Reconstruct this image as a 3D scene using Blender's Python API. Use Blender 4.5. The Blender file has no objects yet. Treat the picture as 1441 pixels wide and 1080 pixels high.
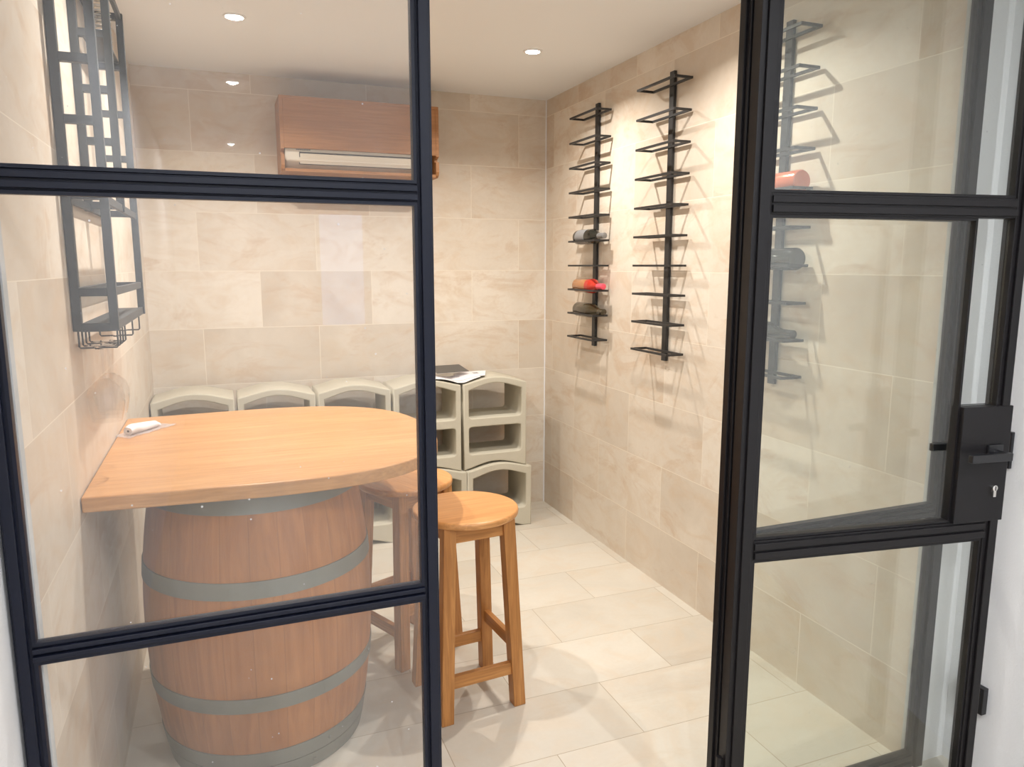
import bpy, bmesh, math, random
from mathutils import Vector, Matrix
random.seed(7)
PI = math.pi
S = bpy.context.scene
COL = S.collection

# ------------------------------------------------------------------ measured room (metres)
XL, XR, YB, P, HC = -0.37, 2.0, 4.521, 1.572, 2.633     # left/right tiled walls, back wall, glass partition plane, ceiling
HXL, HXR, HYB = -0.405, 2.14, -5.2                      # hallway walls
ZT, ZB = 1.75, 0.861                                    # the two glazing bars of the partition

# ================================================================== materials
def new_mat(name):
    m = bpy.data.materials.new(name); m.use_nodes = True
    nt = m.node_tree; nt.nodes.clear()
    return m, nt, nt.nodes, nt.links

def N(nt, t, **kw):
    n = nt.nodes.new(t)
    for k, v in kw.items():
        if k.startswith('i_'):
            n.inputs[k[2:].replace('_', ' ')].default_value = v
        else:
            setattr(n, k, v)
    return n

def math_node(nt, op, a, b=None, clamp=False):
    n = nt.nodes.new('ShaderNodeMath'); n.operation = op; n.use_clamp = clamp
    for i, v in enumerate((a, b)):
        if v is None: continue
        if isinstance(v, (int, float)): n.inputs[i].default_value = v
        else: nt.links.new(v, n.inputs[i])
    return n.outputs[0]

def mixc(nt, fac, a, b, mode='MIX'):
    n = nt.nodes.new('ShaderNodeMix'); n.data_type = 'RGBA'; n.blend_type = mode
    for idx, v in ((0, fac), (6, a), (7, b)):
        if isinstance(v, (int, float)): n.inputs[idx].default_value = v
        elif isinstance(v, tuple): n.inputs[idx].default_value = (v[0], v[1], v[2], 1)
        else: nt.links.new(v, n.inputs[idx])
    return n.outputs[2]

def ramp(nt, src, stops):
    n = nt.nodes.new('ShaderNodeValToRGB')
    els = n.color_ramp.elements
    while len(els) < len(stops): els.new(0.5)
    for e, (p, c) in zip(els, stops):
        e.position = p; e.color = (c, c, c, 1) if isinstance(c, (int, float)) else (c[0], c[1], c[2], 1)
    nt.links.new(src, n.inputs[0])
    return n.outputs[0]

def principled(nt, col, rough=0.5, metal=0.0, bump=None, bump_str=0.2, bump_dist=0.002, spec=0.5):
    b = nt.nodes.new('ShaderNodeBsdfPrincipled'); o = nt.nodes.new('ShaderNodeOutputMaterial')
    if isinstance(col, tuple): b.inputs['Base Color'].default_value = (*col[:3], 1)
    else: nt.links.new(col, b.inputs['Base Color'])
    if isinstance(rough, (int, float)): b.inputs['Roughness'].default_value = rough
    else: nt.links.new(rough, b.inputs['Roughness'])
    b.inputs['Metallic'].default_value = metal
    b.inputs['Specular IOR Level'].default_value = spec
    if bump is not None:
        bn = nt.nodes.new('ShaderNodeBump'); bn.inputs['Strength'].default_value = bump_str
        bn.inputs['Distance'].default_value = bump_dist
        nt.links.new(bump, bn.inputs['Height']); nt.links.new(bn.outputs[0], b.inputs['Normal'])
    nt.links.new(b.outputs[0], o.inputs[0])
    return b

def noise(nt, vec, scale, detail=4, rough=0.55, dist=0.0):
    n = N(nt, 'ShaderNodeTexNoise'); n.inputs['Scale'].default_value = scale
    n.inputs['Detail'].default_value = detail; n.inputs['Roughness'].default_value = rough
    n.inputs['Distortion'].default_value = dist
    if vec is not None: nt.links.new(vec, n.inputs['Vector'])
    return n.outputs['Fac']

def mapping(nt, vec, scale=(1, 1, 1), loc=(0, 0, 0)):
    n = N(nt, 'ShaderNodeMapping'); n.inputs['Scale'].default_value = scale; n.inputs['Location'].default_value = loc
    nt.links.new(vec, n.inputs['Vector'])
    return n.outputs[0]

def simple(name, col, rough=0.5, metal=0.0, spec=0.5, bump_scale=None, bump_str=0.1, var=0.0):
    m, nt, nd, lk = new_mat(name)
    tc = N(nt, 'ShaderNodeTexCoord').outputs['Object']
    c = col; bp = None
    if var:
        f = noise(nt, tc, 9, 5)
        c = mixc(nt, f, tuple(x * (1 - var) for x in col), tuple(min(1, x * (1 + var)) for x in col))
    if bump_scale: bp = noise(nt, tc, bump_scale, 4)
    principled(nt, c, rough, metal, bp, bump_str, 0.002, spec)
    return m

def tile_mat(name, axis, width, row, oz, ox, c1, c2, mortar, rough=0.45, vein=(0.52, 0.35, 0.22), vein_amt=0.38):
    """Large honed limestone tiles. axis 'x': runs along X, 'y': runs along Y, 'floor': rows along X stepping in Y."""
    m, nt, nd, lk = new_mat(name)
    geo = N(nt, 'ShaderNodeTexCoord').outputs['Object']
    sep = N(nt, 'ShaderNodeSeparateXYZ'); lk.new(geo, sep.inputs[0])
    u, v = {'x': ('X', 'Z'), 'y': ('Y', 'Z'), 'floor': ('X', 'Y')}[axis]
    cb = N(nt, 'ShaderNodeCombineXYZ')
    lk.new(math_node(nt, 'SUBTRACT', sep.outputs[u], ox), cb.inputs[0])
    lk.new(math_node(nt, 'SUBTRACT', sep.outputs[v], oz), cb.inputs[1])
    br = N(nt, 'ShaderNodeTexBrick'); br.offset = 0.5; br.offset_frequency = 2; br.squash = 1.0
    br.inputs['Scale'].default_value = 1.0
    br.inputs['Brick Width'].default_value = width; br.inputs['Row Height'].default_value = row
    br.inputs['Mortar Size'].default_value = 0.0016; br.inputs['Mortar Smooth'].default_value = 0.3
    br.inputs['Bias'].default_value = 0.0
    br.inputs['Color1'].default_value = (0, 0, 0, 1); br.inputs['Color2'].default_value = (1, 1, 1, 1)
    br.inputs['Mortar'].default_value = (0.5, 0.5, 0.5, 1)
    lk.new(cb.outputs[0], br.inputs['Vector'])
    rnd = br.outputs['Color']
    # shift the stone figure from tile to tile
    off = N(nt, 'ShaderNodeVectorMath'); off.operation = 'MULTIPLY_ADD'
    lk.new(rnd, off.inputs[0]); off.inputs[1].default_value = (7.3, 5.1, 3.7); lk.new(geo, off.inputs[2])
    big = noise(nt, off.outputs[0], 2.2, 5, 0.6, 0.6)
    band = noise(nt, mapping(nt, off.outputs[0], (1.6, 1.6, 3.6)) if axis != 'floor' else mapping(nt, off.outputs[0], (2, 5, 2)), 1.3, 7, 0.68, 1.1)
    fine = noise(nt, geo, 60, 3)
    base = mixc(nt, rnd, c1, c2)
    base = mixc(nt, ramp(nt, big, [(0.35, 0.0), (0.75, 0.55)]), base, tuple(min(1, x * 1.12) for x in c2))
    warm = noise(nt, mapping(nt, off.outputs[0], (1, 1, 1.8), (3, 8, 5)), 3.4, 6, 0.66, 1.8)
    base = mixc(nt, ramp(nt, warm, [(0.46, 0.0), (0.66, 0.42 if axis != 'floor' else 0.3)]), base, (0.60, 0.455, 0.315))
    base = mixc(nt, ramp(nt, band, [(0.54, 0.0), (0.64, vein_amt), (0.72, 0.0)]), base, vein)
    base = mixc(nt, ramp(nt, fine, [(0.3, 0.0), (0.9, 0.12)]), base, tuple(x * 0.8 for x in c1))
    base = mixc(nt, br.outputs['Fac'], base, mortar)
    bump = math_node(nt, 'SUBTRACT', math_node(nt, 'MULTIPLY', fine, 0.15), br.outputs['Fac'])
    principled(nt, base, rough, 0, bump, 0.25, 0.0012, 0.35)
    return m

def wood_mat(name, light, dark, axis=0, plank=0.0, plank_axis=1, rough=0.4, grain=1.0):
    m, nt, nd, lk = new_mat(name)
    oc = N(nt, 'ShaderNodeTexCoord').outputs['Object']
    sep = N(nt, 'ShaderNodeSeparateXYZ'); lk.new(oc, sep.inputs[0])
    vec = oc; tint = None
    if plank:
        idx = math_node(nt, 'FLOOR', math_node(nt, 'DIVIDE', sep.outputs[plank_axis], plank))
        wn = N(nt, 'ShaderNodeTexWhiteNoise'); wn.noise_dimensions = '1D'; lk.new(idx, wn.inputs['W'])
        tint = wn.outputs['Value']
        vm = N(nt, 'ShaderNodeVectorMath'); vm.operation = 'MULTIPLY_ADD'
        lk.new(wn.outputs['Color'], vm.inputs[0]); vm.inputs[1].default_value = (6, 3, 2); lk.new(oc, vm.inputs[2])
        vec = vm.outputs[0]
    sc = [26.0 * grain] * 3; sc[axis] = 1.5 * grain
    g1 = noise(nt, mapping(nt, vec, tuple(sc)), 1.0, 5, 0.6, 0.8)
    sc2 = [120.0] * 3; sc2[axis] = 5.0
    g2 = noise(nt, mapping(nt, vec, tuple(sc2)), 1.0, 3)
    c = mixc(nt, ramp(nt, g1, [(0.32, 0.0), (0.68, 1.0)]), dark, light)
    c = mixc(nt, ramp(nt, g2, [(0.40, 0.5), (0.58, 0.0)]), c, tuple(x * 0.72 for x in dark))
    if tint is not None:
        c = mixc(nt, math_node(nt, 'MULTIPLY', tint, 0.45), c, tuple(x * 0.85 for x in dark))
    principled(nt, c, rough, 0, g2, 0.06, 0.001, 0.4)
    return m

def barrel_mat():
    m, nt, nd, lk = new_mat('barrel_oak')
    oc = N(nt, 'ShaderNodeTexCoord').outputs['Object']
    sep = N(nt, 'ShaderNodeSeparateXYZ'); lk.new(oc, sep.inputs[0])
    ang = math_node(nt, 'ARCTAN2', sep.outputs[1], sep.outputs[0])
    a = math_node(nt, 'MULTIPLY', ang, 26 / (2 * PI))
    idx = math_node(nt, 'FLOOR', a); fr = math_node(nt, 'FRACT', a)
    wn = N(nt, 'ShaderNodeTexWhiteNoise'); wn.noise_dimensions = '1D'; lk.new(idx, wn.inputs['W'])
    vm = N(nt, 'ShaderNodeVectorMath'); vm.operation = 'MULTIPLY_ADD'
    lk.new(wn.outputs['Color'], vm.inputs[0]); vm.inputs[1].default_value = (4, 5, 6); lk.new(oc, vm.inputs[2])
    g = noise(nt, mapping(nt, vm.outputs[0], (34, 34, 1.8)), 1, 6, 0.6, 0.6)
    blot = noise(nt, oc, 4.5, 4)
    c = mixc(nt, ramp(nt, g, [(0.3, 0.0), (0.7, 1.0)]), (0.28, 0.095, 0.022), (0.44, 0.175, 0.050))
    c = mixc(nt, math_node(nt, 'MULTIPLY', wn.outputs['Value'], 0.3), c, (0.34, 0.14, 0.055))
    c = mixc(nt, ramp(nt, blot, [(0.5, 0.0), (0.8, 0.35)]), c, (0.52, 0.25, 0.10))
    edge = math_node(nt, 'ABSOLUTE', math_node(nt, 'SUBTRACT', fr, 0.5))
    gap = math_node(nt, 'GREATER_THAN', edge, 0.488)
    c = mixc(nt, math_node(nt, 'MULTIPLY', gap, 0.4), c, (0.14, 0.06, 0.028))
    principled(nt, c, 0.42, 0, math_node(nt, 'SUBTRACT', math_node(nt, 'MULTIPLY', g, 0.3), gap), 0.3, 0.002, 0.4)
    return m

def pane_mat(name, tint, dust=0.0, specks=0.0, ior=1.5, rough=0.0):
    """Clear sheet glass: see-through with a Fresnel reflection on both faces, plus a film of dust."""
    m, nt, nd, lk = new_mat(name)
    o = N(nt, 'ShaderNodeOutputMaterial')
    geo = N(nt, 'ShaderNodeNewGeometry')
    io = N(nt, 'ShaderNodeMix'); io.data_type = 'FLOAT'
    lk.new(geo.outputs['Backfacing'], io.inputs[0]); io.inputs[2].default_value = ior; io.inputs[3].default_value = 1 / ior
    fr = N(nt, 'ShaderNodeFresnel'); lk.new(io.outputs[0], fr.inputs['IOR'])
    tr = N(nt, 'ShaderNodeBsdfTransparent'); tr.inputs[0].default_value = (*tint, 1)
    gl = N(nt, 'ShaderNodeBsdfGlossy'); gl.inputs['Roughness'].default_value = rough; gl.inputs[0].default_value = (1, 1, 1, 1)
    mx = N(nt, 'ShaderNodeMixShader'); lk.new(fr.outputs[0], mx.inputs[0]); lk.new(tr.outputs[0], mx.inputs[1]); lk.new(gl.outputs[0], mx.inputs[2])
    out = mx.outputs[0]
    if dust or specks:
        oc = N(nt, 'ShaderNodeTexCoord').outputs['Object']
        f = math_node(nt, 'MULTIPLY', ramp(nt, noise(nt, mapping(nt, oc, (5, 5, 1.2)), 1.3, 4), [(0.3, 0.35), (0.75, 1.0)]), dust)
        if specks:
            vo = N(nt, 'ShaderNodeTexVoronoi'); vo.inputs['Scale'].default_value = 34; lk.new(oc, vo.inputs['Vector'])
            wn = N(nt, 'ShaderNodeTexWhiteNoise'); lk.new(vo.outputs['Color'], wn.inputs['Vector'])
            size = math_node(nt, 'MULTIPLY', math_node(nt, 'POWER', wn.outputs['Value'], 5.0), 0.085)
            sp = math_node(nt, 'LESS_THAN', vo.outputs['Distance'], size)
            f = math_node(nt, 'ADD', f, math_node(nt, 'MULTIPLY', sp, specks), True)
        df = N(nt, 'ShaderNodeBsdfDiffuse'); df.inputs[0].default_value = (0.82, 0.84, 0.88, 1)
        tl = N(nt, 'ShaderNodeBsdfTranslucent'); tl.inputs[0].default_value = (0.82, 0.84, 0.88, 1)
        dd = N(nt, 'ShaderNodeMixShader'); dd.inputs[0].default_value = 0.4; lk.new(df.outputs[0], dd.inputs[1]); lk.new(tl.outputs[0], dd.inputs[2])
        m2 = N(nt, 'ShaderNodeMixShader'); lk.new(f, m2.inputs[0]); lk.new(out, m2.inputs[1]); lk.new(dd.outputs[0], m2.inputs[2])
        out = m2.outputs[0]
    lk.new(out, o.inputs[0])
    return m

def emit_mat(name, col, strength):
    m, nt, nd, lk = new_mat(name)
    e = N(nt, 'ShaderNodeEmission'); e.inputs[0].default_value = (*col, 1); e.inputs[1].default_value = strength
    o = N(nt, 'ShaderNodeOutputMaterial'); lk.new(e.outputs[0], o.inputs[0])
    return m

C1, C2, MO = (0.55, 0.47, 0.38), (0.73, 0.665, 0.575), (0.78, 0.71, 0.60)
ROWO = 1.57 - 5 * 0.3207
M = {}
M['tile_back'] = tile_mat('limestone_back', 'x', 0.635, 0.3207, ROWO, -0.095, C1, C2, MO)
M['tile_right'] = tile_mat('limestone_right', 'y', 0.66, 0.3207, ROWO, 1.10, C1, C2, MO)
M['tile_left'] = tile_mat('limestone_left', 'y', 0.66, 0.3207, ROWO, 1.40, C1, C2, MO)
M['tile_floor'] = tile_mat('limestone_floor', 'floor', 0.665, 0.335, 0.025, 0.29, (0.50, 0.455, 0.385), (0.60, 0.56, 0.485), (0.36, 0.30, 0.22), 0.38, (0.50, 0.40, 0.28), 0.2)
M['plaster'] = simple('white_plaster', (0.80, 0.80, 0.81), 0.85, bump_scale=160, bump_str=0.5)
M['rough_plaster'] = simple('rough_plaster', (0.50, 0.51, 0.51), 0.9, bump_scale=70, bump_str=0.9, var=0.35)
M['ceiling'] = simple('ceiling_paint', (0.80, 0.815, 0.83), 0.9)
M['frame'] = simple('black_painted_steel', (0.006, 0.008, 0.018), 0.42, 0.0, 0.28, bump_scale=60, bump_str=0.05, var=0.15)
M['door_frame'] = simple('dark_painted_steel', (0.009, 0.008, 0.009), 0.42, 0.0, 0.28, bump_scale=60, bump_str=0.05, var=0.15)
M['rack'] = simple('black_powder_coat', (0.022, 0.021, 0.021), 0.45, 0.0, 0.5)
M['rack_grey'] = simple('charcoal_steel', (0.030, 0.034, 0.036), 0.5, 0.0, 0.5)
M['glass_left'] = pane_mat('dusty_sheet_glass', (0.985, 0.988, 0.99), 0.032, 0.6)
M['glass_right'] = pane_mat('sheet_glass', (0.95, 0.965, 0.948), 0.004, 0.22)
M['oak_top'] = wood_mat('oak_worktop', (0.60, 0.325, 0.14), (0.49, 0.235, 0.085), 0, 0.072, 1, 0.36)
M['oak_x'] = wood_mat('oak_seat', (0.66, 0.33, 0.125), (0.53, 0.235, 0.075), 0, 0.09, 1, 0.33)
M['oak_z'] = wood_mat('oak_leg', (0.54, 0.25, 0.078), (0.38, 0.155, 0.042), 2, 0, 1, 0.38)
M['oak_h'] = wood_mat('oak_rail', (0.54, 0.25, 0.078), (0.38, 0.155, 0.042), 0, 0, 1, 0.38)
M['oak_hy'] = wood_mat('oak_rail_side', (0.54, 0.25, 0.078), (0.38, 0.155, 0.042), 1, 0, 1, 0.38)
M['pine'] = wood_mat('orange_pine', (0.47, 0.235, 0.10), (0.39, 0.18, 0.07), 0, 0.11, 2, 0.45)
M['barrel'] = barrel_mat()
M['hoop'] = simple('galvanised_hoop', (0.20, 0.20, 0.175), 0.5, 0.35, 0.5, bump_scale=40, bump_str=0.1, var=0.25)
M['concrete'] = simple('pale_cast_stone', (0.50, 0.465, 0.375), 0.85, 0, 0.3, bump_scale=55, bump_str=0.35, var=0.08)
M['ac_white'] = simple('ivory_plastic', (0.80, 0.76, 0.66), 0.35)
M['ac_dark'] = simple('dark_slot', (0.07, 0.06, 0.05), 0.7)
M['chrome'] = simple('nickel', (0.72, 0.70, 0.67), 0.25, 1.0)
M['black_plastic'] = simple('black_plastic', (0.012, 0.012, 0.014), 0.28)
M['grey_plastic'] = simple('grey_plastic', (0.20, 0.20, 0.20), 0.4)
M['white_plastic'] = simple('white_plastic', (0.78, 0.78, 0.78), 0.35)
M['lamp'] = emit_mat('lamp_lens', (1.0, 0.93, 0.82), 40)
M['hall_lamp'] = emit_mat('hall_lamp_lens', (0.93, 0.96, 1.0), 45)
M['bottle_dark'] = simple('dark_bottle_glass', (0.018, 0.018, 0.014), 0.08, 0, 0.6)
M['bottle_brown'] = simple('brown_bottle_glass', (0.045, 0.034, 0.018), 0.1, 0, 0.6)
M['bottle_rose'] = simple('rose_wine_glass', (0.40, 0.17, 0.06), 0.08, 0, 0.6)
M['bottle_red'] = simple('red_bottle_glass', (0.42, 0.035, 0.022), 0.08, 0, 0.6)
M['bottle_copper'] = simple('copper_bottle_foil', (0.62, 0.17, 0.085), 0.22, 0.2, 0.6)
M['label_grey'] = simple('grey_label', (0.22, 0.22, 0.22), 0.6)
M['foil_silver'] = simple('silver_capsule', (0.24, 0.24, 0.24), 0.35, 0.4)
M['foil_pink'] = simple('pink_capsule', (0.80, 0.085, 0.13), 0.35)
M['clear'] = pane_mat('wine_glass', (0.97, 0.97, 0.97), 0.0, 0.0, 1.38)
M['film'] = pane_mat('plastic_film', (0.96, 0.95, 0.96), 0.28, 0.0, 1.4, 0.15)
M['cloth'] = simple('white_wrapping', (0.74, 0.72, 0.72), 0.6, bump_scale=60, bump_str=0.4)
M['paper'] = simple('white_paper', (0.82, 0.79, 0.80), 0.6)
M['booklet'] = simple('charcoal_card', (0.075, 0.07, 0.065), 0.4)
M['steel_wire'] = simple('silver_wire', (0.60, 0.60, 0.60), 0.3, 0.9)

# ================================================================== mesh helpers
def box(bm, x0, x1, y0, y1, z0, z1):
    vs = [bm.verts.new(v) for v in ((x0, y0, z0), (x1, y0, z0), (x1, y1, z0), (x0, y1, z0), (x0, y0, z1), (x1, y0, z1), (x1, y1, z1), (x0, y1, z1))]
    for f in ((0, 3, 2, 1), (4, 5, 6, 7), (0, 1, 5, 4), (1, 2, 6, 5), (2, 3, 7, 6), (3, 0, 4, 7)):
        bm.faces.new([vs[i] for i in f])
    return bm

def beam(bm, a, b, w, h, up=(0, 0, 1), w2=None, h2=None):
    """rectangular bar from a to b; w across, h along 'up'."""
    a, b = Vector(a), Vector(b); d = (b - a).normalized(); u = Vector(up)
    s = d.cross(u).normalized(); u = s.cross(d).normalized()
    w2 = w if w2 is None else w2; h2 = h if h2 is None else h2
    vs = []
    for p, ww, hh in ((a, w, h), (b, w2, h2)):
        for i, j in ((-1, -1), (1, -1), (1, 1), (-1, 1)):
            vs.append(bm.verts.new(p + s * i * ww / 2 + u * j * hh / 2))
    for f in ((3, 2, 1, 0), (4, 5, 6, 7), (0, 1, 5, 4), (1, 2, 6, 5), (2, 3, 7, 6), (3, 0, 4, 7)):
        bm.faces.new([vs[i] for i in f])
    return bm

def tube(bm, pts, r, n=8, closed=False):
    pts = [Vector(p) for p in pts]; rings = []; prev = None
    for i, p in enumerate(pts):
        if closed: t = (pts[(i + 1) % len(pts)] - pts[i - 1]).normalized()
        else: t = (pts[min(i + 1, len(pts) - 1)] - pts[max(i - 1, 0)]).normalized()
        if prev is None:
            u = t.orthogonal().normalized()
        else:
            u = (prev - t * prev.dot(t))
            u = u.normalized() if u.length > 1e-6 else t.orthogonal().normalized()
        prev = u; v = t.cross(u)
        rr = r[i] if isinstance(r, (list, tuple)) else r
        rings.append([bm.verts.new(p + (u * math.cos(k * 2 * PI / n) + v * math.sin(k * 2 * PI / n)) * rr) for k in range(n)])
    m = len(rings)
    for i in range(m if closed else m - 1):
        A, B = rings[i], rings[(i + 1) % m]
        for k in range(n):
            bm.faces.new((A[k], A[(k + 1) % n], B[(k + 1) % n], B[k]))
    if not closed:
        bm.faces.new(rings[0][::-1]); bm.faces.new(rings[-1])
    return bm

def lathe(bm, prof, n=48, axis='Z', origin=(0, 0, 0)):
    o = Vector(origin); rings = []
    def pt(r, z, a):
        c, s = r * math.cos(a), r * math.sin(a)
        return o + (Vector((c, s, z)) if axis == 'Z' else Vector((c, z, s)) if axis == 'Y' else Vector((z, c, s)))
    for r, z in prof:
        if r < 1e-6: rings.append([bm.verts.new(pt(0, z, 0))])
        else: rings.append([bm.verts.new(pt(r, z, 2 * PI * k / n)) for k in range(n)])
    for A, B in zip(rings, rings[1:]):
        if len(A) == 1 and len(B) == 1: continue
        for k in range(n):
            k2 = (k + 1) % n
            if len(A) == 1: bm.faces.new((A[0], B[k2], B[k]))
            elif len(B) == 1: bm.faces.new((A[k], A[k2], B[0]))
            else: bm.faces.new((A[k], A[k2], B[k2], B[k]))
    return bm

def prism(bm, poly, z0, z1):
    lo = [bm.verts.new((x, y, z0)) for x, y in poly]; hi = [bm.verts.new((x, y, z1)) for x, y in poly]
    bm.faces.new(lo[::-1]); bm.faces.new(hi); n = len(poly)
    for i in range(n): bm.faces.new((lo[i], lo[(i + 1) % n], hi[(i + 1) % n], hi[i]))
    return bm

def finish(bm, name, mat, smooth=False):
    bmesh.ops.recalc_face_normals(bm, faces=bm.faces)
    me = bpy.data.meshes.new(name); bm.to_mesh(me); bm.free()
    if smooth:
        for p in me.polygons: p.use_smooth = True
    me.materials.append(mat)
    return me

def add(name, bm, mat, parent=None, loc=(0, 0, 0), rot=(0, 0, 0), smooth=False, bevel=0.0, seg=2, angle=35):
    me = finish(bm, name, mat, smooth) if isinstance(bm, bmesh.types.BMesh) else bm
    o = bpy.data.objects.new(name, me); COL.objects.link(o)
    o.location = loc; o.rotation_euler = rot
    if parent: o.parent = parent
    if bevel:
        b = o.modifiers.new('edge', 'BEVEL'); b.width = bevel; b.segments = seg; b.limit_method = 'ANGLE'; b.angle_limit = math.radians(angle)
        b.harden_normals = False
    if smooth:
        try:
            me.set_sharp_from_angle(angle=math.radians(40))
        except Exception: pass
    return o

def B(): return bmesh.new()

def thing(name, label, cat, loc=(0, 0, 0), rotz=0.0, group=None, kind=None):
    o = bpy.data.objects.new(name, None); COL.objects.link(o); o.empty_display_size = 0.05
    o.location = loc; o.rotation_euler = (0, 0, rotz)
    return tag(o, label, cat, group, kind)

def tag(o, label=None, cat=None, group=None, kind=None):
    if label: o['label'] = label
    if cat: o['category'] = cat
    if group: o['group'] = group
    if kind: o['kind'] = kind
    return o

def struct(name, bm, mat, **kw):
    o = add(name, bm, mat, **kw); o['kind'] = 'structure'; return o

def dup(root, loc=None, rotz=None, label=None):
    def cp(o, par):
        c = o.copy(); COL.objects.link(c)
        if par: c.parent = par
        for ch in list(o.children): cp(ch, c)
        return c
    r = cp(root, None)
    if loc is not None: r.location = loc
    if rotz is not None: r.rotation_euler = (0, 0, rotz)
    if label: r['label'] = label
    return r

def curve_solid(outlines, depth, bevel):
    """Solid with holes: 2-D outlines in (x, z) given a thickness along Y and softened edges."""
    cu = bpy.data.curves.new('profile', 'CURVE'); cu.dimensions = '2D'; cu.fill_mode = 'BOTH'
    cu.extrude = depth / 2 - bevel; cu.bevel_depth = bevel; cu.bevel_resolution = 2; cu.offset = -bevel
    for pts in outlines:
        sp = cu.splines.new('POLY'); sp.points.add(len(pts) - 1); sp.use_cyclic_u = True
        for q, (x, z) in zip(sp.points, pts): q.co = (x, z, 0, 1)
    ob = bpy.data.objects.new('profile', cu); COL.objects.link(ob)
    dg = bpy.context.evaluated_depsgraph_get()
    me = bpy.data.meshes.new_from_object(ob.evaluated_get(dg))
    bpy.data.objects.remove(ob); bpy.data.curves.remove(cu)
    me.transform(Matrix.Rotation(PI / 2, 4, 'X'))
    me.materials.clear()
    return me

def rounded(poly, r, n=5):
    out = []; m = len(poly)
    for i in range(m):
        p0, p, p1 = Vector(poly[i - 1]), Vector(poly[i]), Vector(poly[(i + 1) % m])
        rr = min(r, (p0 - p).length * 0.45, (p1 - p).length * 0.45)
        a = p + (p0 - p).normalized() * rr; b = p + (p1 - p).normalized() * rr
        for k in range(n + 1):
            t = k / n
            out.append(tuple((1 - t) ** 2 * a + 2 * t * (1 - t) * p + t * t * b))
    return out

# ================================================================== room shell
struct('floor', box(B(), -0.6, 2.4, HYB - 0.1, 4.65, -0.08, 0.0), M['tile_floor'])
struct('ceiling', box(B(), -0.6, 2.4, HYB - 0.1, 4.65, HC, HC + 0.08), M['ceiling'])
struct('wall_back', box(B(), -0.6, 2.4, YB, YB + 0.12, 0, HC), M['tile_back'])
struct('wall_left', box(B(), -0.56, XL, 1.592, YB, 0, HC), M['tile_left'])
struct('wall_right', box(B(), XR, 2.36, 1.604, YB, 0, HC), M['tile_right'])
struct('wall_hall_left', box(B(), -0.56, HXL, HYB, 1.592, 0, HC), M['plaster'])
struct('wall_hall_right', box(B(), HXR, 2.36, HYB, 1.572, 0, HC), M['plaster'])
struct('wall_front', box(B(), 2.044, 2.36, 1.572, 1.604, 0, HC), M['plaster'])
# rough plaster reveal between steel frame and the tiles
struct('trim_1', box(B(), XL, XL + 0.008, 1.592, 1.622, 0, HC), M['rough_plaster'])
struct('trim_2', box(B(), XR - 0.010, XR, 1.592, 1.604, 0, HC), M['rough_plaster'])
struct('trim_4', box(B(), XR - 0.006, XR, YB - 0.006, YB, 0, HC), M['plaster'])
# end wall of the hallway with a window
wb = B()
box(wb, -0.56, 1.0, HYB - 0.1, HYB, 0, HC); box(wb, 1.55, 2.36, HYB - 0.1, HYB, 0, HC)
box(wb, 1.0, 1.55, HYB - 0.1, HYB, 0, 0.9); box(wb, 1.0, 1.55, HYB - 0.1, HYB, 2.2, HC)
struct('wall_hall_back', wb, M['plaster'])
w3 = thing('window_3', None, None, (1.275, HYB - 0.05, 0.9), kind='structure')
fb = B()
box(fb, -0.275, -0.235, -0.03, 0.03, 0, 1.3); box(fb, 0.235, 0.275, -0.03, 0.03, 0, 1.3)
box(fb, -0.235, 0.235, -0.03, 0.03, 0, 0.05); box(fb, -0.235, 0.235, -0.03, 0.03, 1.25, 1.3)
add('window_frame', fb, M['white_plastic'], w3)

# ================================================================== steel and glass partition
def profile_v(bm, x0, x1, z0, z1, yf=1.556, yb=1.590):
    """upright T-section: back plate plus a raised rib, leaving bead lines"""
    w = x1 - x0
    box(bm, x0, x1, yf + 0.012, yb, z0, z1)
    box(bm, x0 + w * 0.20, x1 - w * 0.20, yf, yf + 0.012, z0, z1)
    return bm

def profile_h(bm, x0, x1, zc, h, yf=1.556, yb=1.590):
    box(bm, x0, x1, yf + 0.012, yb, zc - h / 2, zc + h / 2)
    box(bm, x0, x1, yf + 0.003, yf + 0.012, zc + h * 0.07, zc + h * 0.40)
    box(bm, x0, x1, yf, yf + 0.012, zc - h * 0.40, zc - h * 0.07)
    return bm

def fixed_panel(name, label, xa0, xa1, xb0, xb1, mat, glass):
    w = thing(name, label, None, kind='structure')
    add('jamb', profile_v(B(), xa0, xa1, 0, HC - 0.045), mat, w, bevel=0.0015)
    add('jamb', profile_v(B(), xb0, xb1, 0, HC - 0.045), mat, w, bevel=0.0015)
    ZBF = ZB + 0.004
    for z, h, nm in ((0.025, 0.05, 'bottom_rail'), (ZBF, 0.031, 'glazing_bar'), (ZT, 0.038, 'glazing_bar')):
        add(nm, profile_h(B(), xa1, xb0, z, h), mat, w, bevel=0.0015)
    for z0, z1 in ((0.05, ZBF - 0.0155), (ZBF + 0.0155, ZT - 0.019), (ZT + 0.019, HC - 0.045)):
        bd = B()       # glazing beads round the pane
        box(bd, xa1, xa1 + 0.007, 1.564, 1.584, z0, z1); box(bd, xb0 - 0.007, xb0, 1.564, 1.584, z0, z1)
        box(bd, xa1 + 0.007, xb0 - 0.007, 1.564, 1.584, z0, z0 + 0.007); box(bd, xa1 + 0.007, xb0 - 0.007, 1.564, 1.584, z1 - 0.007, z1)
        add('glazing_bead', bd, mat, w)
        add('glass_pane', box(B(), xa1 + 0.002, xb0 - 0.002, 1.571, 1.577, z0 + 0.002, z1 - 0.002), glass, w)
    return w

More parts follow.
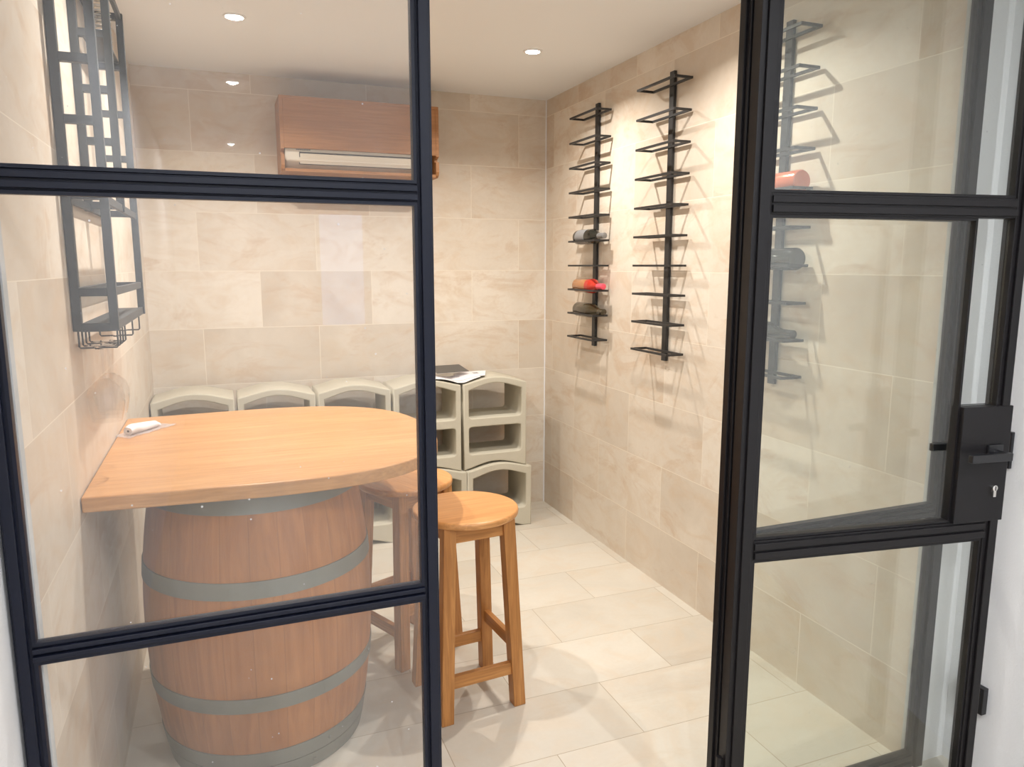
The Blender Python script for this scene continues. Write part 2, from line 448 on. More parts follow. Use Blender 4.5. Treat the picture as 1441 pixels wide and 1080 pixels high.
fixed_panel('window_1', 'fixed steel framed glass panel left of the doorway', -0.401, -0.3705, 0.3975, 0.4325, M['frame'], M['glass_left'])
fixed_panel('window_2', 'fixed steel framed glass panel behind the open door', 1.214, 1.250, 1.988, 2.044, M['door_frame'], M['glass_right'])
struct('trim_3', box(B(), -0.401, 2.044, 1.556, 1.590, HC - 0.045, HC), M['frame'])

# ---- door leaf, folded back against the right panel
DX, DY = 1.217, 1.515
DW = 0.826
dang = math.atan2(1.397 - DY, 2.045 - DX)
door = thing('door_1', 'open steel and glass door folded back against the right panel', None, (DX, DY, 0.0), dang, kind='structure')
# local: u along leaf (+X), front face towards -Y
def dv(x0, x1, z0, z1):
    bm = B(); w = x1 - x0
    box(bm, x0, x1, -0.004, 0.034, z0, z1)
    box(bm, x0 + w * 0.28, x1 - w * 0.20, -0.012, -0.004, z0, z1)
    return bm
def dh(x0, x1, zc, h):
    bm = B()
    box(bm, x0, x1, -0.004, 0.034, zc - h / 2, zc + h / 2)
    box(bm, x0, x1, -0.010, -0.004, zc + h * 0.05, zc + h * 0.38); box(bm, x0, x1, -0.012, -0.004, zc - h * 0.40, zc - h * 0.06)
    return bm
ZD0, ZD1 = 0.012, 2.50
add('stile', dv(0.0, 0.052, ZD0, ZD1), M['door_frame'], door, bevel=0.0015)
add('stile', dv(DW - 0.048, DW, ZD0, ZD1), M['door_frame'], door, bevel=0.0015)
add('bottom_rail', dh(0.052, DW - 0.048, 0.045, 0.066), M['door_frame'], door, bevel=0.0015)
add('top_rail', dh(0.052, DW - 0.048, 2.475, 0.05), M['door_frame'], door, bevel=0.0015)
add('glazing_bar', dh(0.052, DW - 0.048, ZT, 0.052), M['door_frame'], door, bevel=0.0015)
add('glazing_bar', dh(0.052, DW - 0.048, ZB - 0.002, 0.054), M['door_frame'], door, bevel=0.0015)
lock = add('lock_box', box(B(), 0.664, DW + 0.001, -0.014, 0.036, ZB + 0.0255, 1.217), M['door_frame'], door, bevel=0.002)
for z0, z1, x1 in ((0.079, ZB - 0.03, DW - 0.048), (ZB + 0.026, ZT - 0.026, 0.664), (ZT + 0.027, 2.449, DW - 0.048)):
    bd = B(); x0 = 0.052
    zz1 = z1
    box(bd, x0, x0 + 0.007, 0.0, 0.026, z0, z1); box(bd, x1 - 0.007, x1, 0.0, 0.026, z0, z1)
    box(bd, x0 + 0.007, x1 - 0.007, 0.0, 0.026, z0, z0 + 0.007); box(bd, x0 + 0.007, x1 - 0.007, 0.0, 0.026, z1 - 0.007, z1)
    add('glazing_bead', bd, M['door_frame'], door)
    add('glass_pane', box(B(), x0 + 0.002, x1 - 0.002, 0.009, 0.015, z0 + 0.002, z1 - 0.002), M['glass_right'], door)
# glass above the lock box
add('glass_pane', box(B(), 0.664, DW - 0.050, 0.009, 0.015, 1.219, ZT - 0.028), M['glass_right'], door)
# lever handles on both faces, lock cylinder
for sgn, nm in ((-1, 'lever_handle'), (1, 'lever_handle')):
    lb = B(); y0 = -0.014 if sgn < 0 else 0.036
    lathe(lb, [(0, y0), (0.012, y0), (0.012, y0 + sgn * 0.042), (0, y0 + sgn * 0.042)], 20, 'Y', (0.775, 0, 1.085))
    box(lb, 0.655, 0.787, min(y0 + sgn * 0.036, y0 + sgn * 0.052), max(y0 + sgn * 0.036, y0 + sgn * 0.052), 1.074, 1.096)
    box(lb, 0.750, 0.800, min(y0, y0 + sgn * 0.007), max(y0, y0 + sgn * 0.007), 1.060, 1.110)
    add(nm, lb, M['black_plastic'], lock, bevel=0.002)
cy = B()
lathe(cy, [(0, -0.0145), (0.0085, -0.0145), (0.0085, -0.024), (0.007, -0.025), (0, -0.025)], 24, 'Y', (0.783, 0, 0.985))
box(cy, 0.7785, 0.7875, -0.024, -0.0145, 0.960, 0.983)
cyl = add('lock_cylinder', cy, M['chrome'], lock, smooth=True)
add('keyhole', box(B(), 0.7822, 0.7838, -0.0262, -0.0245, 0.979, 0.991), M['black_plastic'], lock)
for z in (0.22, 2.3):
    hb = B(); lathe(hb, [(0, z - 0.045), (0.008, z - 0.045), (0.008, z + 0.045), (0, z + 0.045)], 16, 'Z', (-0.010, 0.012, 0))
    box(hb, -0.012, 0.0, 0.006, 0.012, z - 0.04, z + 0.04)
    add('hinge', hb, M['door_frame'], door, smooth=True)

# wall plates on the hallway's right wall
def wall_plate(name, label, cat, y0, y1, z0, z1, face_mat, dep):
    t = thing(name, label, cat, (HXR, (y0 + y1) / 2, (z0 + z1) / 2))
    w, h = (y1 - y0) / 2, (z1 - z0) / 2
    add('cover_frame', box(B(), -dep, 0, -w, w, -h, h), M['black_plastic'], t, bevel=0.002)
    add('face', box(B(), -dep - 0.003, -dep, -w + 0.006, w - 0.006, -h + 0.006, h - 0.006), face_mat, t, bevel=0.001)
    return t
wall_plate('wall_socket', 'black socket low on the white hallway wall beside the door', 'socket', 1.440, 1.53, 0.225, 0.312, M['black_plastic'], 0.022)
wall_plate('light_switch', 'slim switch plate on white wall behind the door lock', 'switch', 1.444, 1.53, 1.01, 1.12, M['white_plastic'], 0.012)

# ================================================================== lamps
def downlight(loc, label, lens, group, power, col, spread=142):
    t = thing('ceiling_downlight', label, 'ceiling light', loc, group=group)
    rb = B(); lathe(rb, [(0.034, -0.001), (0.036, -0.006), (0.046, -0.005), (0.047, 0.0)], 40)
    add('trim_ring', rb, M['white_plastic'], t, smooth=True)
    lb = B(); lathe(lb, [(0.035, -0.0025), (0.02, -0.004), (0, -0.0045)], 32)
    add('lens', lb, lens, t, smooth=True)
    ld = bpy.data.lights.new('downlight_beam', 'AREA'); ld.energy = power; ld.color = col
    ld.shape = 'DISK'; ld.size = 0.034; ld.spread = math.radians(spread)
    lo = bpy.data.objects.new('downlight_beam', ld); COL.objects.link(lo); lo.parent = t; lo.location = (0, 0, -0.009)
    return t
WARM = (1.0, 0.945, 0.875)
WP = 15.2
downlight((1.489, 3.536, HC), 'round downlight glowing in ceiling above right side of the bottle racks', M['lamp'], 'wine room downlights', WP, WARM)
downlight((0.125, 3.52, HC), 'round downlight glaring through upper left glass pane', M['lamp'], 'wine room downlights', WP, WARM)
downlight((1.489, 2.52, HC), 'round downlight near the door, above the stools', M['lamp'], 'wine room downlights', WP, WARM)
downlight((0.125, 2.50, HC), 'round downlight over near edge of the wooden table', M['lamp'], 'wine room downlights', WP, WARM)
COOL = (0.93, 0.96, 1.0)
HP = 31
downlight((0.137, -1.579, HC), 'hallway downlight mirrored high in the upper left pane', M['hall_lamp'], 'hallway downlights', HP, COOL, 175)
downlight((0.165, -3.90, HC), 'farther hallway downlight mirrored lower in the upper left pane', M['hall_lamp'], 'hallway downlights', HP, COOL, 175)
downlight((1.35, -0.10, HC), 'added fill downlight beside the viewer, unseen, lighting the white wall', M['hall_lamp'], 'hallway downlights', HP * 1.0, COOL, 175)  # added lamp, out of view, to brighten the hallway wall and frame fronts
downlight((0.120, -0.37, HC), 'hallway downlight overhead, mirrored beside the glaring lamp', M['hall_lamp'], 'hallway downlights', HP * 0.7, COOL, 175)

# ================================================================== table top on barrel
def table_outline():
    pts = []
    cyy, b, x0, a, n = 2.70, 0.58, 0.10, 0.605, 2.6
    for k in range(61):
        t = -PI / 2 + PI * k / 60
        c, s = math.cos(t), math.sin(t)
        pts.append((x0 + a * abs(c) ** (2 / n), cyy + b * math.copysign(abs(s) ** (2 / n), s)))
    return [(XL + 0.002, 2.155)] + pts + [(XL + 0.002, 3.255)]
tt = add('table_top', prism(B(), [(x - 0.08, y - 2.60) for x, y in table_outline()], 0, 0.042), M['oak_top'], loc=(0.08, 2.60, 0.958), bevel=0.005, seg=3)
tag(tt, 'rounded oak table top resting on the barrel against the left wall', 'table')

brl = thing('wine_barrel', 'upright oak wine barrel with grey metal hoops under the table top', 'barrel', (0.080, 2.565, 0.0))
BH = 0.952
def br(z):                       # radius of the staves
    t = (z - 0.48) / 0.48
    return 0.366 - 0.052 * t * t
prof = [(0.0, 0.03), (br(0) - 0.03, 0.03), (br(0) - 0.028, 0.0), (br(0), 0.0)] + [(br(BH * k / 24), BH * k / 24) for k in range(1, 25)] + [(br(BH) - 0.028, BH), (br(BH) - 0.03, BH - 0.03), (0, BH - 0.03)]
add('staves', lathe(B(), prof, 104), M['barrel'], brl, smooth=True)
for z0, z1 in ((0.004, 0.056), (0.059, 0.112), (0.262, 0.310), (0.628, 0.680), (0.878, 0.934)):
    hp = [(br(z0) - 0.001, z0), (br(z0) + 0.0035, z0), (br(z1) + 0.0035, z1), (br(z1) - 0.001, z1), (br(z0) - 0.001, z0)]
    h = add('hoop', lathe(B(), hp, 104), M['hoop'], brl, smooth=True)
    rv = B(); a = -1.2
    lathe(rv, [(0, 0.0), (0.007, 0.0), (0.005, 0.004), (0, 0.005)], 12, 'X', ((br((z0 + z1) / 2) + 0.0035), 0, (z0 + z1) / 2))
    add('rivet', rv, M['hoop'], h, rot=(0, 0, a + z0 * 3), smooth=True)

# ================================================================== stools
SEAT = 0.735
def make_stool(loc, rotz, label):
    t = thing('bar_stool', label, 'stool', loc, rotz, 'oak bar stools by the barrel')
    R = 0.193
    sp = [(0, SEAT - 0.024), (R - 0.004, SEAT - 0.024), (R - 0.0008, SEAT - 0.021), (R, SEAT - 0.016), (R, SEAT - 0.009), (R - 0.0012, SEAT - 0.004), (R - 0.004, SEAT - 0.001), (R - 0.009, SEAT), (0, SEAT)]
    add('seat', lathe(B(), sp, 72), M['oak_x'], t, smooth=True)
    bx, tx, zt = 0.142, 0.112, SEAT - 0.024
    def at(sx, sy, z):
        k = bx + (tx - bx) * z / zt
        return Vector((sx * k, sy * k, z))
    for sx in (-1, 1):
        for sy in (-1, 1):
            bm = beam(B(), at(sx, sy, 0), at(sx, sy, zt), 0.046, 0.046, (0, 1, 0))
            for v in bm.verts:
                if v.co.z < 0.1: v.co.z = 0.0
                elif v.co.z > 0.5: v.co.z = zt
            add('leg', bm, M['oak_z'], t, bevel=0.003)
    for s in (-1, 1):
        for z, h, nm, w in ((zt - 0.034, 0.055, 'apron', 0.020),):
            add(nm, beam(B(), at(-1, s, z) + Vector((0.018, 0, 0)), at(1, s, z) - Vector((0.018, 0, 0)), w, h), M['oak_h'], t, bevel=0.002)
            add(nm, beam(B(), at(s, -1, z) + Vector((0, 0.018, 0)), at(s, 1, z) - Vector((0, 0.018, 0)), w, h), M['oak_hy'], t, bevel=0.002)
        add('stretcher', beam(B(), at(-1, s, 0.145) + Vector((0.018, 0, 0)), at(1, s, 0.145) - Vector((0.018, 0, 0)), 0.022, 0.046), M['oak_h'], t, bevel=0.002)
        add('stretcher', beam(B(), at(s, -1, 0.235) + Vector((0, 0.018, 0)), at(s, 1, 0.235) - Vector((0, 0.018, 0)), 0.022, 0.046), M['oak_hy'], t, bevel=0.002)
    return t
st = make_stool((0.790, 2.490, 0), math.radians(5), 'front round oak bar stool standing in the open doorway')
dup(st, (0.672, 2.93, 0), math.radians(-66), 'rear round oak bar stool partly under the table, behind another stool')

# ================================================================== cast stone bottle blocks along the back wall
UW, UD = 0.402, 0.30
def arc_top(x0, x1, zs, zp, n=14, sh=0.0):
    """points left to right along a shallow arch with flat shoulders"""
    out = []
    for k in range(n + 1):
        t = k / n
        out.append((x0 + (x1 - x0) * t, zs + (zp - zs) * (math.sin(PI * t) ** 1.15)))
    return out
def upper_mesh():
    w = UW / 2
    outer = [(-w, 0.0)] + arc_top(-w + 0.008, w - 0.008, 0.0, 0.042) + [(w, 0.0)] + [(w, 0.522)] + arc_top(-w + 0.012, w - 0.012, 0.524, 0.560)[::-1] + [(-w, 0.522)]
    ow = w - 0.033
    h1 = rounded([(-ow, 0.094), (ow, 0.094), (ow, 0.262), (-ow, 0.262)], 0.022)
    h2 = rounded([(-ow, 0.315), (ow, 0.315)], 0.0) if False else None
    lo = rounded([(-ow, 0.40), (-ow, 0.315), (ow, 0.315), (ow, 0.40)], 0.022)
    # keep only the two lower rounded corners, then the arch
    low = [p for p in lo if p[1] < 0.36]
    h2 = low + arc_top(-ow, ow, 0.486, 0.525)[::-1]
    me = curve_solid([outer, h1, h2], UD, 0.006)
    me.materials.append(M['concrete']); return me
def lower_mesh():
    w = UW / 2 + 0.006
    foot = arc_top(-w + 0.05, w - 0.05, 0.0, 0.034)
    outer = [(-w, 0.0)] + foot + [(w, 0.0)] + [(w, 0.378)] + arc_top(-w + 0.022, w - 0.022, 0.378, 0.412)[::-1] + [(-w, 0.378)]
    ow = w - 0.036
    lo = rounded([(-ow, 0.30), (-ow, 0.118), (ow, 0.118), (ow, 0.30)], 0.022)
    hole = [p for p in lo if p[1] < 0.2] + arc_top(-ow, ow, 0.330, 0.370)[::-1]
    me = curve_solid([outer, hole], UD + 0.01, 0.006)
    me.materials.append(M['concrete']); return me
UM, LM = upper_mesh(), lower_mesh()
PITCH = 0.4185
up_names = ['leftmost arched cast stone block of the upper row, beside the left wall',
            'second arched cast stone block from the left wall in the upper row',
            'middle arched cast stone block of the upper row above the table edge',
            'arched cast stone block half hidden behind the black mullion, papers on top',
            'two shelf arched cast stone block at the right end of the upper row']
lo_names = ['single opening cast stone block on the floor at far left behind barrel',
            'cast stone block on the floor second from left, behind barrel',
            'middle cast stone block on the floor seen between barrel and rear stool',
            'cast stone block on the floor behind the stool seats',
            'single opening cast stone block on the floor at the right end']
for i in range(5):
    xc = 1.514 - PITCH * (4 - i)
    o = add('bottle_block', UM, None, loc=(xc, 4.15 + UD / 2, 0.3815)) ; tag(o, up_names[i], 'wine block', 'upper row of bottle blocks')
    o = add('bottle_block', LM, None, loc=(xc + 0.018, 4.13 + UD / 2, 0.0)); tag(o, lo_names[i], 'wine block', 'lower row of bottle blocks')

# papers and a dark booklet lying on the blocks
def top_z(x):
    for i in range(5):
        xc = 1.514 - PITCH * (4 - i); w = UW / 2 - 0.012
        if abs(x - xc) <= w: return 0.381 + 0.524 + 0.036 * math.sin(PI * (x - xc + w) / (2 * w)) ** 1.15
    return 0.905
def sheet(x0, x1, y0, y1, fz, rot=0.0, th=0.0012, nx=24, ny=10):
    bm = B(); cx, cy0 = (x0 + x1) / 2, (y0 + y1) / 2; g = []
    for sgn in (1, 0):
        gg = []
        for j in range(ny + 1):
            row = []
            for i in range(nx + 1):
                u = x0 + (x1 - x0) * i / nx - cx; v = y0 + (y1 - y0) * j / ny - cy0
                X = cx + u * math.cos(rot) - v * math.sin(rot); Y = cy0 + u * math.sin(rot) + v * math.cos(rot)
                row.append(bm.verts.new((X, Y, fz(X, Y) + sgn * th)))
            gg.append(row)
        g.append(gg)
    T, L = g
    for j in range(ny):
        for i in range(nx):
            bm.faces.new((T[j][i], T[j][i + 1], T[j + 1][i + 1], T[j + 1][i]))
            bm.faces.new((L[j][i], L[j + 1][i], L[j + 1][i + 1], L[j][i + 1]))
    for i in range(nx):
        bm.faces.new((L[0][i], L[0][i + 1], T[0][i + 1], T[0][i])); bm.faces.new((T[ny][i], T[ny][i + 1], L[ny][i + 1], L[ny][i]))
    for j in range(ny):
        bm.faces.new((L[j + 1][0], L[j][0], T[j][0], T[j + 1][0])); bm.faces.new((L[j][nx], L[j + 1][nx], T[j + 1][nx], T[j][nx]))
    return bm
def drape(x, y):
    z = max(top_z(x), top_z(x - 0.05) - 0.006, top_z(x + 0.05) - 0.006, 0.912)
    return z + 0.003 + 0.004 * (1 + math.sin(23 * x + 9 * y))
o = add('paper_sheet', sheet(1.13, 1.42, 4.16, 4.40, drape, 0.06), M['paper'], smooth=True)
tag(o, 'white paper draped over two block tops behind the mullion', 'paper')
o = add('plastic_sheet', sheet(1.30, 1.50, 4.20, 4.42, lambda x, y: drape(x, y) + 0.0032, -0.35), M['paper'], smooth=True)
tag(o, 'crumpled pale sheet with dark print at the right of the papers', 'paper')
o.data.materials.append(M['booklet'])
for pnum, p in enumerate(o.data.polygons):
    c = p.center
    if 1.425 < c.x < 1.46 and 4.30 < c.y < 4.335 and p.normal.z > 0.2: p.material_index = 1
bk = thing('dark_booklet', 'charcoal booklet lying open on the white papers', 'booklet', (1.285, 4.37, 0.966), 0.10)
bb = B(); box(bb, -0.10, 0.10, -0.075, 0.075, -0.003, 0.0)
add('pages', bb, M['paper'], bk, rot=(0.05, 0.0, 0))
cv = B(); box(cv, -0.105, 0.105, -0.08, 0.08, 0.0, 0.003)
add('cover', cv, M['booklet'], bk, loc=(0, 0, 0.006), rot=(0.14, 0.0, 0), bevel=0.001)

# ================================================================== air conditioner in its wooden box
acx0, acx1, acy = 0.347, 1.215, 4.26
ab = thing('wall_mounted_cover', 'orange pine box cover high on the back wall round the air conditioner', 'cabinet', ((acx0 + acx1) / 2, YB, 2.10))
hw = (acx1 - acx0) / 2; dp = YB - acy
add('front_board', box(B(), -hw + 0.018, hw - 0.018, -dp, -dp + 0.018, 0.120, 0.372), M['pine'], ab, bevel=0.002)
add('top_board', box(B(), -hw, hw, -dp, -0.001, 0.372, 0.388), M['pine'], ab, bevel=0.002)
def side_mesh(x):
    poly = [(-dp, 0.372), (-dp, 0.115), (-dp + 0.035, 0.105), (-dp + 0.035, 0.085)] + [(-dp + 0.002 + 0.0 * k, 0.085 - 0.0 * k) for k in range(1)] + [(-dp, 0.03), (-dp + 0.01, 0.012), (-dp + 0.03, 0.0), (-0.001, 0.0), (-0.001, 0.372)]
    bm = B()
    lo = [bm.verts.new((x, y, z)) for y, z in poly]; hi = [bm.verts.new((x + 0.018, y, z)) for y, z in poly]
    bm.faces.new(lo); bm.faces.new(hi[::-1])
    for i in range(len(poly)): bm.faces.new((lo[i], hi[i], hi[(i + 1) % len(poly)], lo[(i + 1) % len(poly)]))
    return bm
add('side_board', side_mesh(-hw), M['pine'], ab); add('side_board', side_mesh(hw - 0.018), M['pine'], ab)
add('bottom_board', box(B(), -hw + 0.018, hw - 0.018, -dp + 0.004, -0.001, 0.0, 0.016), M['pine'], ab, bevel=0.002)
ac = thing('air_conditioner', 'ivory air conditioner showing through slot of the pine box', 'air conditioner', ((acx0 + acx1) / 2 - 0.022, YB - 0.002, 2.1165))
aw = hw - 0.044
cs = [(-0.001, 0.24), (-0.20, 0.24), (-0.222, 0.20), (-0.232, 0.10), (-0.222, 0.045), (-0.17, 0.004), (-0.001, 0.001)]
bm = B(); lo = [bm.verts.new((-aw, y, z)) for y, z in cs]; hi = [bm.verts.new((aw, y, z)) for y, z in cs]
bm.faces.new(lo); bm.faces.new(hi[::-1])
for i in range(len(cs)): bm.faces.new((lo[i], hi[i], hi[(i + 1) % len(cs)], lo[(i + 1) % len(cs)]))
add('casing', bm, M['ac_white'], ac, bevel=0.006)
# louvre flap standing a little off the casing, with a dark gap round it
def slant(bm, x0, x1, t0, t1, off0, off1):
    # strip on the lower front face between cs[3] and cs[4] .. cs[5]
    a = Vector((0, -0.232, 0.085)); b = Vector((0, -0.205, 0.032)); n = Vector((0, -0.89, -0.45))
    vs = []
    for off in (off0, off1):
        for x, t in ((x0, t0), (x1, t0), (x1, t1), (x0, t1)):
            p = a.lerp(b, t) + n * off; vs.append(bm.verts.new((x, p.y, p.z)))
    for f in ((0, 1, 2, 3), (7, 6, 5, 4), (0, 4, 5, 1), (1, 5, 6, 2), (2, 6, 7, 3), (3, 7, 4, 0)): bm.faces.new([vs[i] for i in f])
    return bm
gapb = slant(B(), -aw + 0.075, aw - 0.045, -0.06, 1.06, -0.004, 0.004)
add('louvre_gap', gapb, M['ac_dark'], ac)
add('louvre', slant(B(), -aw + 0.079, aw - 0.049, 0.03, 0.97, -0.004, 0.007), M['ac_white'], ac)
mk = B()
for k in range(8):
    x = -aw + 0.06 + k * 0.0095
    box(mk, x, x + 0.0065, -0.2345, -0.230, 0.098, 0.0995 + 0.004)
add('brand_mark', mk, M['grey_plastic'], ac)

# ================================================================== upright bottle racks on the right wall
RZ = [2.416 - 0.136 * k for k in range(10)]
def make_rack(yc, label):
    t = thing('wall_mounted_bottle_rack', label, 'wine rack', (XR, yc, 1.145), group='tall wall bottle racks')
    add('pole', box(B(), -0.0180, -0.003, -0.018, 0.018, 0.0, 1.332), M['rack'], t, bevel=0.0015)
    for z in (0.12, 1.18):
        bm = B(); lathe(bm, [(0, 0.0), (0.010, 0.0), (0.010, -0.005), (0, -0.005)], 14, 'X', (0, 0, z))
        add('spacer', bm, M['rack'], t, smooth=True)
    for z in RZ:
        bm = B(); zz = z - 1.145; L = 0.160; q = 0.010
        xa, xb = -0.101, -0.018
        beam(bm, (xa, -L, zz), (xa, L, zz), q, q); beam(bm, (xb, -L, zz), (xb, L, zz), q, q)
        beam(bm, (xa + q / 2, -L + q / 2, zz), (xb - q / 2, -L + q / 2, zz), q, q); beam(bm, (xa + q / 2, L - q / 2, zz), (xb - q / 2, L - q / 2, zz), q, q)
        add('bottle_loop', bm, M['rack'], t)
    return t
r1 = make_rack(3.800, 'far tall black bottle rack near the room corner')
dup(r1, (XR, 3.068, 1.145), label='empty tall black bottle rack in middle of the right wall')
dup(r1, (XR, 2.308, 1.145), label='tall black bottle rack seen through the door glass')

BR = 0.0405
def make_bottle(yc, k, neck, body, foil, label, labelmat=None, shape='bordeaux', dx=0.0, half=0.155):
    """bottle lying along the wall; neck = -1 points towards the glass partition"""
    gap = (0.083 - 0.010) / 2
    z = RZ[k] + 0.0055 + math.sqrt(BR * BR - gap * gap) + 0.0005
    t = thing('wine_bottle', label, 'bottle', (XR - 0.0595, yc, z), 0 if neck > 0 else PI, 'wine bottles on the wall racks')
    R = BR; r = 0.0145
    if shape == 'bordeaux':
        p = [(0, -half + 0.012), (R * 0.5, -half + 0.004), (R * 0.9, -half), (R, -half + 0.006), (R, 0.030), (R * 0.96, 0.042), (R * 0.75, 0.060), (r + 0.006, 0.074), (r, 0.090), (r, half)]
    else:
        p = [(0, -half + 0.012), (R * 0.5, -half + 0.004), (R * 0.9, -half), (R, -half + 0.006), (R, 0.0), (R * 0.95, 0.02), (R * 0.8, 0.045), (R * 0.58, 0.07), (r + 0.003, 0.095), (r, 0.11), (r, half)]
    p = p + [(0, half)]
    add('glass_body', lathe(B(), p, 40, 'Y'), body, t, smooth=True)
    c = [(r + 0.0012, half - 0.062), (r + 0.0016, half - 0.01), (r + 0.0016, half + 0.002), (r - 0.002, half + 0.0035), (0, half + 0.0035)]
    add('capsule', lathe(B(), [(r - 0.0005, half - 0.062)] + c, 32, 'Y'), foil, t, smooth=True)
    if body == M['bottle_rose']:
        q = [(R + 0.0006, 0.000), (R + 0.0006, 0.030), (R * 0.96 + 0.0006, 0.042), (R * 0.75 + 0.0006, 0.060), (r + 0.0066, 0.074), (r + 0.0006, 0.090), (r + 0.0006, 0.094)]
        sh = add('shoulder_wrap', lathe(B(), q, 40, 'Y'), M['bottle_red'], t, smooth=True); sh['label'] = 'deep red shoulder wrap'
    if labelmat:
        q = [(R - 0.0005, -half + 0.030), (R + 0.0006, -half + 0.030), (R + 0.0006, -0.015), (R - 0.0005, -0.015)]
        add('label', lathe(B(), q, 40, 'Y'), labelmat, t, smooth=True)
    return t
make_bottle(3.765, 5, -1, M['bottle_dark'], M['foil_silver'], 'dark bottle with grey label and silver neck on the far rack', M['label_grey'])
make_bottle(3.765, 7, -1, M['bottle_rose'], M['foil_pink'], 'orange and red bottle with bright pink neck on the far rack', None)
make_bottle(3.755, 8, -1, M['bottle_brown'], M['bottle_brown'], 'plain brown bottle on the lowest filled loop of the far rack', None, 'burgundy')
make_bottle(2.308, 4, 1, M['bottle_copper'], M['bottle_red'], 'coppery orange bottle seen end on through the upper door pane', None)
make_bottle(2.308, 6, 1, M['bottle_dark'], M['bottle_dark'], 'black bottle showing its round base through the door glass', None)
make_bottle(2.308, 8, -1, M['bottle_dark'], M['bottle_dark'], 'dark bottle with its neck forward, lowest behind the door glass', None, 'burgundy')

# ================================================================== black rack hung on the left wall
wr = thing('wall_shelf_rack', 'black open metal rack for bottles and glasses on left wall', 'wall rack', (XL, 2.66, 1.425))
Y0, Y1, Ym = 2.285 - 2.66, 3.06 - 2.66, 2.655 - 2.66
XI, XO, pw = 0.0120, 0.100, 0.022
Z1 = 2.462 - 1.425
zmid = 1.765 - 1.425
def wpost(x, y, z0, z1): add('post', box(B(), x - pw / 2, x + pw / 2, y - pw / 2, y + pw / 2, z0, z1), M['rack_grey'], wr, bevel=0.001)
for x in (XI, XO):
    wpost(x, Y0, 0, Z1); wpost(x, Y1, 0, Z1); wpost(x, Ym, zmid, Z1)
def xbar(y, z, h=0.022):
    add('cross_bar', box(B(), XI + pw / 2, XO - pw / 2, y - pw / 2, y + pw / 2, z - h / 2, z + h / 2), M['rack_grey'], wr, bevel=0.001)
def ybar(x, z, h=0.022, a=Y0, b=Y1):
    add('side_rail', box(B(), x - 0.006, x + 0.006, a + pw / 2, b - pw / 2, z - h / 2, z + h / 2), M['rack_grey'], wr, bevel=0.001)
for z in (1.530, 1.783, 1.974, 2.126, 2.285, 2.451):
    for y in (Y0, Y1): xbar(y, z - 1.425)
for z in (1.783, 1.974, 2.126, 2.285, 2.451): xbar(Ym, z - 1.425)
for z in (1.530, 2.451):
    for x in (XI, XO): ybar(x, z - 1.425)
for x in (XI, XO): ybar(x, 1.776 - 1.425)
# bottom shelf plate with a lip
sb = B(); box(sb, XI + pw / 2, XO - pw / 2, Y0 - pw / 2, Y1 + pw / 2, 0.010, 0.022)
add('bottom_shelf', sb, M['rack_grey'], wr)
sb = B(); box(sb, XO - 0.006, XO + 0.006, Y0 + pw / 2, Y1 - pw / 2, 0.0, 0.026); add('shelf_lip', sb, M['rack_grey'], wr, bevel=0.001)
for y in (Y0, Y1):
    add('shelf_lip', box(B(), XI + pw / 2, XO - pw / 2, y - pw / 2, y + pw / 2, -0.001, 0.010), M['rack_grey'], wr)
# upper tray and its spiral wire dividers
add('upper_tray', box(B(), XI + pw / 2, XO - pw / 2, Ym + pw / 2, Y1 - pw / 2, 2.296 - 1.425, 2.302 - 1.425), M['rack_grey'], wr)
for y in (Ym + 0.09, Ym + 0.27):
    pts = []
    for k in range(121):
        a = k / 120 * 2 * PI * 8
        pts.append((0.062 + 0.026 * math.cos(a), y + 0.020 * math.sin(a), 2.306 - 1.425 + 0.115 * k / 120))
    add('wire_spiral', tube(B(), pts, 0.0016, 6), M['steel_wire'], wr, smooth=True)
# glass hangers: bent wire loops below the bottom shelf
def hanger(y):
    zt, zl = 0.002, -0.048
    q = [(0.006, y, zt), (0.006, y, zl + 0.004), (0.009, y, zl), (0.042, y, zl), (0.049, y - 0.024, zl), (0.055, y - 0.026, zl), (0.062, y, zl), (0.098, y, zl), (0.101, y, zl + 0.004), (0.101, y, zt)]
    add('glass_hanger', tube(B(), q, 0.0025, 8), M['rack'], wr, smooth=True)
for y in (0.03, 0.09, 0.15, 0.21, 0.42, 0.64): hanger(Y0 + y)

def wine_glass(loc, label):
    t = thing('hanging_wine_glass', label, 'wine glass', loc, group='wine glasses hanging from the rack')
    # hangs upside down: foot on the wires, bowl opening downwards
    foot = [(0, 0.0015), (0.036, 0.001), (0.0365, 0.0), (0.034, -0.001), (0.008, -0.006), (0.0045, -0.012), (0, -0.012)]
    add('foot', lathe(B(), foot, 40), M['clear'], t, smooth=True)
    add('stem', lathe(B(), [(0, -0.0115), (0.0045, -0.0115), (0.0036, -0.04), (0.0036, -0.085), (0.006, -0.094), (0, -0.094)], 20), M['clear'], t, smooth=True)
    bowl = [(0, -0.093), (0.010, -0.094), (0.026, -0.102), (0.040, -0.118), (0.048, -0.140), (0.049, -0.160), (0.045, -0.185), (0.038, -0.215),
            (0.037, -0.215), (0.044, -0.184), (0.0478, -0.160), (0.0468, -0.141), (0.039, -0.119), (0.025, -0.1035), (0.009, -0.0955), (0, -0.095)]
    add('bowl', lathe(B(), bowl, 48), M['clear'], t, smooth=True)
    return t
gz = 1.425 - 0.0442
wine_glass((XL + 0.055, 2.285 + 0.06, gz), 'nearest upside-down wine glass hanging under the wall rack')
wine_glass((XL + 0.055, 2.285 + 0.18, gz), 'second upside-down wine glass under the wall rack, behind the nearest')

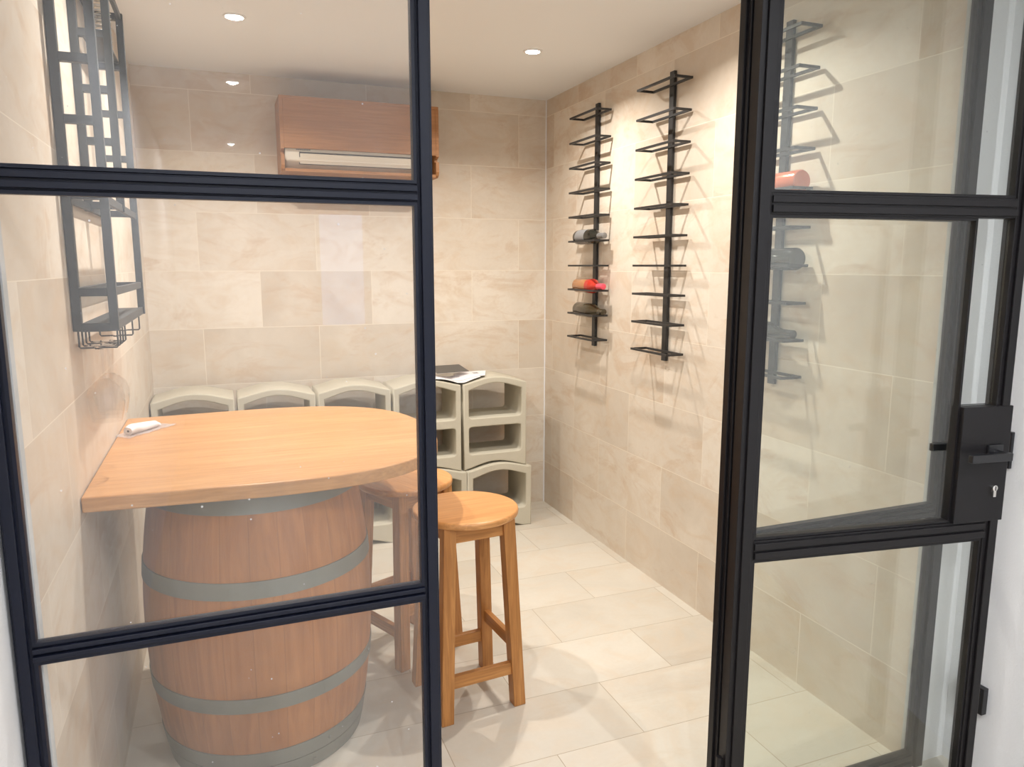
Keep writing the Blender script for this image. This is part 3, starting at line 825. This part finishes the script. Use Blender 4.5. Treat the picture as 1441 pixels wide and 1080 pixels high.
# ================================================================== small wrapped thing on the table
wrp = thing('wrapped_roll', 'small white roll in clear plastic on table by the left wall', 'wrapped item', (-0.288, 2.975, 1.0), 0.95)
pts = [(-0.075, 0, 0.018), (-0.05, 0.002, 0.020), (-0.01, 0, 0.019), (0.03, 0.003, 0.017), (0.065, 0.001, 0.014), (0.085, 0, 0.008)]
bm = tube(B(), pts, [0.015, 0.019, 0.0175, 0.0155, 0.0125, 0.007], 18)
for v in bm.verts: v.co.z = max(v.co.z, 0.0006); v.co.y *= 1.15; v.co += Vector((0, 0, 0.0018 * math.sin(v.co.x * 190) + 0.0015 * math.sin(v.co.y * 330 + v.co.x * 90)))
for v in bm.verts: v.co.z = max(v.co.z, 0.0006)
add('roll', bm, M['cloth'], wrp, smooth=True)
add('roll_hole', tube(B(), [(-0.0765, -0.002, 0.017), (-0.0745, -0.002, 0.017)], 0.004, 12), M['booklet'], wrp)
random.seed(3)
def crinkle(x, y): return 0.0012 + 0.0035 * abs(math.sin(71 * x + 40 * y) * math.cos(53 * y - 31 * x)) + 0.002 * random.random()
add('plastic_film', sheet(-0.115, 0.125, -0.042, 0.042, crinkle, 0, 0.0004, 26, 12), M['film'], wrp, smooth=False)

# ================================================================== daylight, camera, view
w = bpy.data.worlds.new('sky'); S.world = w; w.use_nodes = True
bgn = w.node_tree.nodes['Background']; bgn.inputs[0].default_value = (0.50, 0.66, 1.0, 1); bgn.inputs[1].default_value = 2.2

cd = bpy.data.cameras.new('camera'); co = bpy.data.objects.new('camera', cd); COL.objects.link(co)
cd.sensor_fit = 'HORIZONTAL'; cd.sensor_width = 36.0; cd.lens = 1048.2 / 1441 * 36.0; cd.clip_start = 0.02
co.location = (0, 0, 1.6); co.rotation_euler = (PI / 2 - 0.157, 0, -0.3722)
S.camera = co

S.view_settings.view_transform = 'Standard'; S.view_settings.look = 'None'; S.view_settings.gamma = 1.0
S.view_settings.use_curve_mapping = False
S.view_settings.exposure = 0.0
try:
    c = S.cycles
    c.use_denoising = True; c.max_bounces = 10; c.diffuse_bounces = 5; c.glossy_bounces = 5; c.transparent_max_bounces = 32
    c.caustics_reflective = False; c.caustics_refractive = False; c.sample_clamp_indirect = 6.0
except Exception: pass
